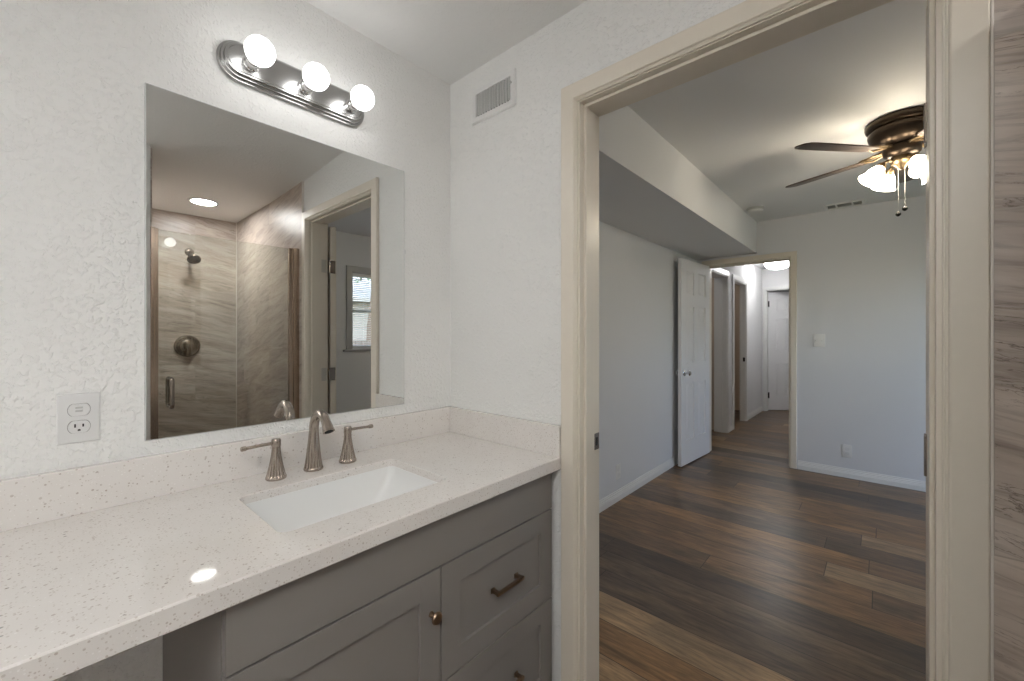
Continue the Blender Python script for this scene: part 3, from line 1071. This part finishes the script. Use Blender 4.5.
# ---------------------------------------------------------------- wall vent over the doorway side
wv = thing('wall_vent', 'white wall vent with vertical louvres high beside the bathroom doorway', 'vent', (-1.128, DY, 2.139))
vx0, vx1, vz0, vz1 = -1.245, -1.012, 2.140, 2.276
b = MB()
fr = on_y(DY, -1)
R4 = lambda d, w: [fr(vx0 + d, w, vz0 + d), fr(vx1 - d, w, vz0 + d), fr(vx1 - d, w, vz1 - d), fr(vx0 + d, w, vz1 - d)]
b.loft([R4(0, 0.0005), R4(0.0, 0.004), R4(0.005, 0.009), R4(0.022, 0.009), R4(0.024, 0.004)], False, False)
b.build('frame', M_white_metal, wv, angle=20)
b = MB()
b.box((vx0 + 0.02, DY - 0.002, vz0 + 0.02), (vx1 - 0.02, DY - 0.0005, vz1 - 0.02))  # near-black sheet stands in for the shade behind the louvres
b.build('duct_shade', M_dark, wv)
b = MB()
for i in range(13):
    u = vx0 + 0.030 + i * (vx1 - vx0 - 0.060) / 12
    b.box((-0.0048, -0.0016, vz0 + 0.024), (0.0048, 0.0016, vz1 - 0.024), M=Matrix.Translation((u, DY - 0.0068, 0)) @ Matrix.Rotation(rad(78), 4, 'Z'))
b.build('louvres', M_white_metal, wv)
b = MB()
b.box((vx1 - 0.022, DY - 0.018, 2.222), (vx1 - 0.014, DY - 0.008, 2.228), 0.001)
b.build('lever', M_white_metal, wv)

# ---------------------------------------------------------------- shower
GX = 0.216           # shower glass line
gd = thing('shower_door', 'clear glass shower door with bronze framed sides', 'shower door', (GX, 0.77, 0.10))
b = MB()
b.box((GX - 0.004, 0.395, 0.112), (GX + 0.004, 1.095, 1.868), 0.001)
gl = b.build('glass_panel', M_shower_glass, gd)
b = MB()
b.box((GX - 0.022, STY + 0.001, 0.1005), (GX + 0.022, STY + 0.019, 1.875), 0.002)
b.box((GX - 0.013, STY + 0.019, 0.1005), (GX + 0.013, STY + 0.034, 1.872), 0.002)
b.build('side_channel', M_bronze_frame, gd)
b = MB()
b.box((GX - 0.018, 1.112, 0.1005), (GX + 0.018, DY - 0.0105, 1.875), 0.002)
b.box((GX - 0.012, 1.086, 0.1005), (GX + 0.012, 1.112, 1.872), 0.002)
b.build('side_channel', M_bronze_frame, gd)
for s in (-1, 1):
    b = MB()
    xs = GX + s * 0.004
    xo = GX + s * 0.065
    pts = [(xs, 0.462, 0.885)]
    for k in range(7):
        a = rad(90 * k / 6)
        pts.append((xo - s * 0.018 + s * 0.018 * sin(a), 0.462, 0.885 + 0.018 * (1 - cos(a))))
    for k in range(7):
        a = rad(90 * k / 6)
        pts.append((xo - s * 0.018 + s * 0.018 * cos(a), 0.462, 1.042 - 0.018 + 0.018 * sin(a)))
    pts.append((xs, 0.462, 1.042))
    b.tube(pts, 0.0095, 14)
    b.build('pull_handle', M_nickel, gd)

sh = thing('shower_fixture', 'brushed nickel shower head on a short arm on the shower tile', 'shower head', (SHB - 0.01, 0.805, 1.98))
TX = SHB - 0.010
b = MB()
b.lathe([(0.033, 0.0), (0.033, 0.003), (0.026, 0.009), (0.013, 0.012)], 28, Matrix.Translation((TX, 0.805, 1.985)) @ Matrix.Rotation(rad(-90), 4, 'Y'))
b.build('flange', M_nickel, sh)
b = MB()
b.tube([(TX - 0.005, 0.805, 1.985), (TX - 0.06, 0.805, 1.985), (TX - 0.09, 0.805, 1.977), (TX - 0.125, 0.805, 1.945)], 0.0095, 14)
b.build('arm', M_nickel, sh)
b = MB()
b.lathe([(0.0, -0.004), (0.013, -0.004), (0.016, 0.006), (0.014, 0.016), (0.024, 0.030), (0.044, 0.050), (0.048, 0.058), (0.046, 0.064), (0.0, 0.066)], 32,
        Matrix.Translation((TX - 0.122, 0.805, 1.949)) @ Matrix.Rotation(rad(-138), 4, 'Y'))
b.build('spray_head', M_nickel, sh)

sv = thing('shower_valve', 'round brushed nickel shower valve with lever handle on the tile', 'shower valve', (TX, 0.79, 1.10))
RYm = Matrix.Rotation(rad(-90), 4, 'Y')
b = MB()
b.lathe([(0.090, 0.0), (0.090, 0.006), (0.085, 0.014), (0.076, 0.016), (0.068, 0.011), (0.062, 0.007), (0.054, 0.008), (0.048, 0.016), (0.040, 0.019), (0.0, 0.019)], 48, Matrix.Translation((TX, 0.79, 1.193)) @ RYm)
b.build('escutcheon', M_nickel, sv)
b = MB()
b.lathe([(0.030, 0.015), (0.030, 0.030), (0.024, 0.050), (0.022, 0.058), (0.0, 0.060)], 32, Matrix.Translation((TX, 0.79, 1.193)) @ RYm)
b.tube([(TX - 0.042, 0.79, 1.19), (TX - 0.050, 0.785, 1.15), (TX - 0.054, 0.780, 1.115)], [0.011, 0.009, 0.008], 14)
b.build('handle', M_nickel, sv)

rl = thing('recessed_light', 'round recessed ceiling light over the shower', 'light', (1.10, 0.80, 2.296))
b = MB()
b.lathe([(0.100, 2.3025), (0.100, 2.2985), (0.094, 2.2965), (0.080, 2.2965), (0.076, 2.2995)], 40, Matrix.Translation((1.10, 0.80, 0)), cap0=False, cap1=False)
b.build('trim_ring', M_white_metal, rl)
b = MB()
b.lathe([(0.077, 2.3018), (0.077, 2.299), (0.0, 2.2982)], 40, Matrix.Translation((1.10, 0.80, 0)))
b.build('lens', M_recess, rl)

dl = thing('fill_panel', 'added unseen fill panel on the bathroom ceiling behind the camera', 'light', (0.35, -0.62, 2.27))  # extra lamp added out of view to light the vanity fronts
b = MB()
px0, px1, py0, py1, pz = 0.05, 0.65, -1.15, -0.10, 2.285
for a, c in (((px0, py0), (px0 + 0.02, py1)), ((px1 - 0.02, py0), (px1, py1)), ((px0 + 0.02, py0), (px1 - 0.02, py0 + 0.02)), ((px0 + 0.02, py1 - 0.02), (px1 - 0.02, py1))):
    b.box((a[0], a[1], pz), (c[0], c[1], pz + 0.06), 0.002)
b.build('frame', M_white_metal, dl)
b = MB()
b.box((px0 + 0.018, py0 + 0.018, pz - 0.075), (px1 - 0.018, py1 - 0.018, pz + 0.02), 0.01)
b.build('diffuser', M_fill_panel, dl)


# ---------------------------------------------------------------- doors
def six_panel(w, h, t):
    """Six-panel leaf from the hinge edge at (0,0): runs along +x, thickness along y (0..t)."""
    b = MB()
    st = 0.112
    mid = 0.10
    rails = [(0.0, 0.235), (0.235 + 0.56, 0.235 + 0.56 + 0.20), (h - 0.115 - 0.23 - 0.115, h - 0.115 - 0.23), (h - 0.115, h)]
    b.box((0.01, 0.012, 0.01), (w - 0.01, t - 0.012, h - 0.01))
    e = 0.002
    b.box((0, 0, 0), (st, t, h), e)
    b.box((w - st, 0, 0), (w, t, h), e)
    for z0, z1 in rails:
        b.box((st - 0.002, 0.0001, z0), (w - st + 0.002, t - 0.0001, z1), e)
    for (a0, a1), (c0, c1) in zip(rails, rails[1:]):
        b.box((w / 2 - mid / 2, 0.0001, a1 - 0.002), (w / 2 + mid / 2, t - 0.0001, c0 + 0.002), e)
        for x0, x1 in ((st, w / 2 - mid / 2), (w / 2 + mid / 2, w - st)):
            for y0, y1 in ((0.012, 0.003), (t - 0.012, t - 0.003)):
                rect = lambda d, y: [(x0 + d, y, a1 + d), (x1 - d, y, a1 + d), (x1 - d, y, c0 - d), (x0 + d, y, c0 - d)]
                b.loft([rect(0.016, y0), rect(0.038, y1), rect(0.040, y1)], False, True)
    return b


def knob_set(door, x, z, t, mat, short=1.0):
    for s, y in ((-1, 0.0), (1, t)):
        k = short if s < 0 else 1.0
        b = MB()
        b.lathe([(0.031, 0.0), (0.031, 0.004), (0.026, 0.009), (0.012, 0.011), (0.011, 0.028), (0.020, 0.034), (0.027, 0.044), (0.027, 0.054), (0.020, 0.062), (0.0, 0.064)], 28,
                Matrix.Translation((x, y, z)) @ Matrix.Rotation(rad(90 if s < 0 else -90), 4, 'X') @ Matrix.Diagonal((1, 1, k, 1)))
        b.build('knob', mat, door, local=True)


def hinges(door, zs, mat, t, side):
    """Butt hinges at the pin (0,0): barrel and two leaves."""
    for z in zs:
        b = MB()
        b.tube([(-0.004, side * 0.004, z - 0.045), (-0.004, side * 0.004, z + 0.045)], 0.0055, 12)
        b.build('hinge', mat, door, local=True)


# bedroom side door to the hall: hinged at the left jamb, standing open into the bedroom
ang = math.atan2(4.10 - 4.788, -1.478 + 1.428)
hd = thing('hall_door', 'white six panel door standing open against the bedroom left wall', 'door', (-1.428, 4.788, 0.012), ang)
six_panel(0.706, 2.018, 0.035).build('leaf', M_door_white, hd, local=True)
knob_set(hd, 0.706 - 0.062, 0.905, 0.035, M_chrome, 0.78)
hinges(hd, (0.25, 1.02, 1.80), M_nickel, 0.035, -1)

# door at the end of the hall, ajar into the room behind
ed = thing('end_door', 'white six panel door ajar at the far end of the hallway', 'door', (-1.440, HF + 0.075, 0.012), rad(36))
six_panel(0.715, 2.012, 0.035).build('leaf', M_door_white, ed, local=True)
for z in (0.25, 1.80):
    b = MB()
    b.box((-0.016, -0.012, z - 0.05), (0.012, 0.002, z + 0.05), 0.001)
    b.build('hinge', M_black, ed, local=True)
knob_set(ed, 0.715 - 0.062, 0.905, 0.035, M_chrome)

# bathroom door: swung right round into the bedroom, only its hinge edge shows in the mirror
bd = thing('bathroom_door', 'cream bathroom door swung open into the bedroom, its hinge edge seen in the mirror', 'door', (0.081, DY2 + 0.028, 0.012), rad(8))
six_panel(0.79, 2.025, 0.040).build('leaf', M_cream, bd, local=True)
knob_set(bd, 0.79 - 0.062, 0.905, 0.040, M_nickel)
for z in (0.24, 1.005, 1.745):
    b = MB()
    b.tube([(-0.006, -0.006, z - 0.044), (-0.006, -0.006, z + 0.044)], 0.006, 12)
    b.box((-0.0045, -0.002, z - 0.044), (-0.002, 0.032, z + 0.044), 0.0005)
    b.build('hinge', M_nickel, bd, local=True)

# strike plates
b = MB()
b.box((-0.7352, DY2 - 0.034, 0.892), (-0.7332, DY2 - 0.002, 0.948), 0.0005)
sp1 = tag(b.build('strike_plate', M_nickel), 'small nickel strike plate on the left jamb of the bathroom doorway', 'strike plate')
b = MB()
b.box((-0.7334, DY2 - 0.024, 0.906), (-0.7328, DY2 - 0.012, 0.934))
b.build('latch_hole', M_dark, sp1)
b = MB()
b.box((HX - 0.03, H2[1] - 0.0295, 0.89), (HX - 0.004, H2[1] - 0.0185, 0.95), 0.0005)
tag(b.build('strike_plate', M_black), 'dark strike plate on the jamb of the beige room doorway', 'strike plate')

# ---------------------------------------------------------------- bedroom ceiling fan
FCX, FCY = 0.080, 3.040
fan = thing('ceiling_fan', 'dark bronze ceiling fan with walnut blades and lit glass shades', 'ceiling fan', (FCX, FCY, 1.94))
T = Matrix.Translation((FCX, FCY, 0))
b = MB()
b.lathe([(0.142, CZ), (0.150, CZ - 0.006), (0.153, CZ - 0.018), (0.150, CZ - 0.032), (0.140, CZ - 0.042), (0.130, CZ - 0.046), (0.130, CZ - 0.052), (0.140, CZ - 0.056),
         (0.142, CZ - 0.066), (0.138, CZ - 0.085), (0.124, CZ - 0.112), (0.106, CZ - 0.128), (0.085, CZ - 0.135), (0.0, CZ - 0.136)], 56, T)
b.build('motor_housing', M_fan_bronze, fan, angle=45)
b = MB()
b.lathe([(0.060, CZ - 0.134), (0.076, CZ - 0.142), (0.080, CZ - 0.160), (0.076, CZ - 0.182), (0.060, CZ - 0.196), (0.042, CZ - 0.202), (0.0, CZ - 0.203)], 40, T)
b.build('switch_housing', M_fan_bronze, fan, angle=45)
BZ = CZ - 0.165
for k in range(5):
    a = rad(12 + 72 * k)
    R = T @ Matrix.Translation((0, 0, BZ)) @ Matrix.Rotation(a, 4, 'Z')
    b = MB()
    for s in (-1, 1):
        b.tube([(0.070, s * 0.010, 0.018), (0.105, s * 0.026, 0.010), (0.140, s * 0.034, 0.003), (0.175, s * 0.022, 0.004), (0.19, s * 0.010, 0.005)], [0.007, 0.006, 0.006, 0.006, 0.005], 8, R)
    b.tube([(0.070, 0, 0.018), (0.12, 0, 0.008), (0.20, 0, 0.006)], [0.006, 0.005, 0.005], 8, R)
    b.box((0.165, -0.030, 0.0015), (0.235, 0.030, 0.006), 0.002, M=R @ Matrix.Rotation(rad(-11), 4, 'X'))
    br = b.build('blade_iron', M_brass, fan)
    poly = []
    for u, hw in ((0.175, 0.040), (0.19, 0.048), (0.24, 0.053), (0.35, 0.058), (0.46, 0.062), (0.545, 0.063), (0.575, 0.056), (0.590, 0.040), (0.596, 0.020)):
        poly.append((u, hw))
    poly = poly + [(u, -h) for u, h in poly[::-1]]
    b = MB()
    b.prism(poly, 0.007, R @ Matrix.Rotation(rad(-11), 4, 'X') @ Matrix.Translation((0, 0, -0.0055)), 0.0015)
    b.build('blade', M_blade, fan)
b = MB()
b.lathe([(0.046, CZ - 0.200), (0.050, CZ - 0.210), (0.046, CZ - 0.228), (0.028, CZ - 0.242), (0.018, CZ - 0.252), (0.012, CZ - 0.262), (0.0, CZ - 0.266)], 32, T)
b.build('light_fitter', M_brass, fan, angle=45)
for k in range(4):
    a = rad(30 + 90 * k)
    R = T @ Matrix.Rotation(a, 4, 'Z')
    b = MB()
    b.tube([(0.035, 0, CZ - 0.218), (0.060, 0, CZ - 0.214), (0.082, 0, CZ - 0.224), (0.094, 0, CZ - 0.242)], [0.009, 0.008, 0.008, 0.009], 10, R)
    S = R @ Matrix.Translation((0.092, 0, CZ - 0.238)) @ Matrix.Rotation(rad(180 - 36), 4, 'Y') @ Matrix.Diagonal((0.9, 0.9, 0.9, 1))
    b.lathe([(0.020, -0.008), (0.025, 0.002), (0.025, 0.016), (0.021, 0.018)], 24, S)
    ar = b.build('lamp_arm', M_brass, fan)
    b = MB()
    b.lathe([(0.023, 0.010), (0.026, 0.020), (0.035, 0.036), (0.043, 0.056), (0.047, 0.078), (0.054, 0.096), (0.062, 0.106), (0.060, 0.1065), (0.050, 0.094), (0.030, 0.070), (0.0, 0.060)], 32, S, cap0=True)
    b.build('glass_shade', M_shade, ar, angle=60)
for (dx, dy, zb) in ((0.012, 0.0, 1.958), (-0.014, -0.006, 1.932)):
    b = MB()
    b.tube([(FCX + dx, FCY + dy, CZ - 0.25), (FCX + dx, FCY + dy, zb + 0.012)], 0.0008, 6)
    ch = b.build('pull_chain', M_louvre, fan)
    b = MB()
    b.lathe([(0.0, 0.016), (0.004, 0.013), (0.010, 0.006), (0.012, 0.0), (0.010, -0.006), (0.004, -0.011), (0.0, -0.012)], 16, Matrix.Translation((FCX + dx, FCY + dy, zb)))
    b.build('pull_ball', M_black, ch)

# ---------------------------------------------------------------- small bedroom ceiling things
sd = thing('smoke_detector', 'round white smoke detector on the bedroom ceiling beside the soffit', 'smoke detector', (-0.855, 4.27, CZ - 0.042))
b = MB()
b.lathe([(0.070, CZ), (0.072, CZ - 0.010), (0.066, CZ - 0.014), (0.066, CZ - 0.020)], 36, Matrix.Translation((-0.855, 4.27, 0)))
b.build('base_plate', M_louvre, sd)
b = MB()
b.lathe([(0.062, CZ - 0.018), (0.064, CZ - 0.026), (0.056, CZ - 0.036), (0.030, CZ - 0.042), (0.0, CZ - 0.042)], 36, Matrix.Translation((-0.855, 4.27, 0)))
b.build('cover', M_white_plastic, sd)

cv = thing('ceiling_vent', 'white slotted air vent on the bedroom ceiling near the far wall', 'vent', (-0.243, 4.655, CZ - 0.012))
cx0, cx1, cy0, cy1 = -0.385, -0.105, 4.580, 4.735
b = MB()
Q = lambda d, w: [(cx0 + d, cy0 + d, CZ - w), (cx1 - d, cy0 + d, CZ - w), (cx1 - d, cy1 - d, CZ - w), (cx0 + d, cy1 - d, CZ - w)]
b.loft([Q(0, 0.0005), Q(0, 0.003), Q(0.006, 0.009), Q(0.022, 0.010), Q(0.024, 0.003)], False, False)
for x in (cx0 + 0.085, cx1 - 0.085):
    b.box((x - 0.006, cy0 + 0.023, CZ - 0.009), (x + 0.006, cy1 - 0.023, CZ - 0.003))
b.build('frame', M_white_metal, cv, angle=20)
b = MB()
b.box((cx0 + 0.02, cy0 + 0.02, CZ - 0.0015), (cx1 - 0.02, cy1 - 0.02, CZ - 0.0005))  # flat black sheet painted in for the unlit vent opening
b.build('duct_shade', M_dark, cv)
b = MB()
for i in range(6):
    y = cy0 + 0.034 + i * (cy1 - cy0 - 0.068) / 5
    b.box((cx0 + 0.024, -0.007, -0.0006), (cx1 - 0.024, 0.007, 0.0006), M=Matrix.Translation((0, y, CZ - 0.006)) @ Matrix.Rotation(rad(30), 4, 'X'))
b.build('louvres', M_louvre, cv)

# ---------------------------------------------------------------- hallway light
hl = thing('hall_light', 'flush dome light glowing on the hallway ceiling', 'light', (-1.15, 7.2, 2.26))
T = Matrix.Translation((-1.15, 7.2, 0))
b = MB()
b.lathe([(0.150, 2.40), (0.155, 2.385), (0.150, 2.372)], 40, T)
b.build('base_plate', M_white_metal, hl)
b = MB()
b.lathe([(0.165, 2.372), (0.170, 2.350), (0.160, 2.315), (0.120, 2.280), (0.06, 2.262), (0.0, 2.258)], 40, T)
b.build('glass_dome', M_hall_dome, hl)


# the same fitting, added unseen to brighten the two rooms off the hall
for x, y, lab in ((-2.15, 5.35, 'added unseen dome light brightening the side room off the hallway'), (-2.1, 7.0, 'added unseen dome light brightening the beige room off the hallway')):
    c = copy_tree(hl)
    c.location = (x, y, 2.26)
    c['label'] = lab
    for ch in c.children:
        if ch.name.startswith('glass_dome'):
            ch.data = ch.data.copy()
            ch.data.materials[0] = M_room_fill
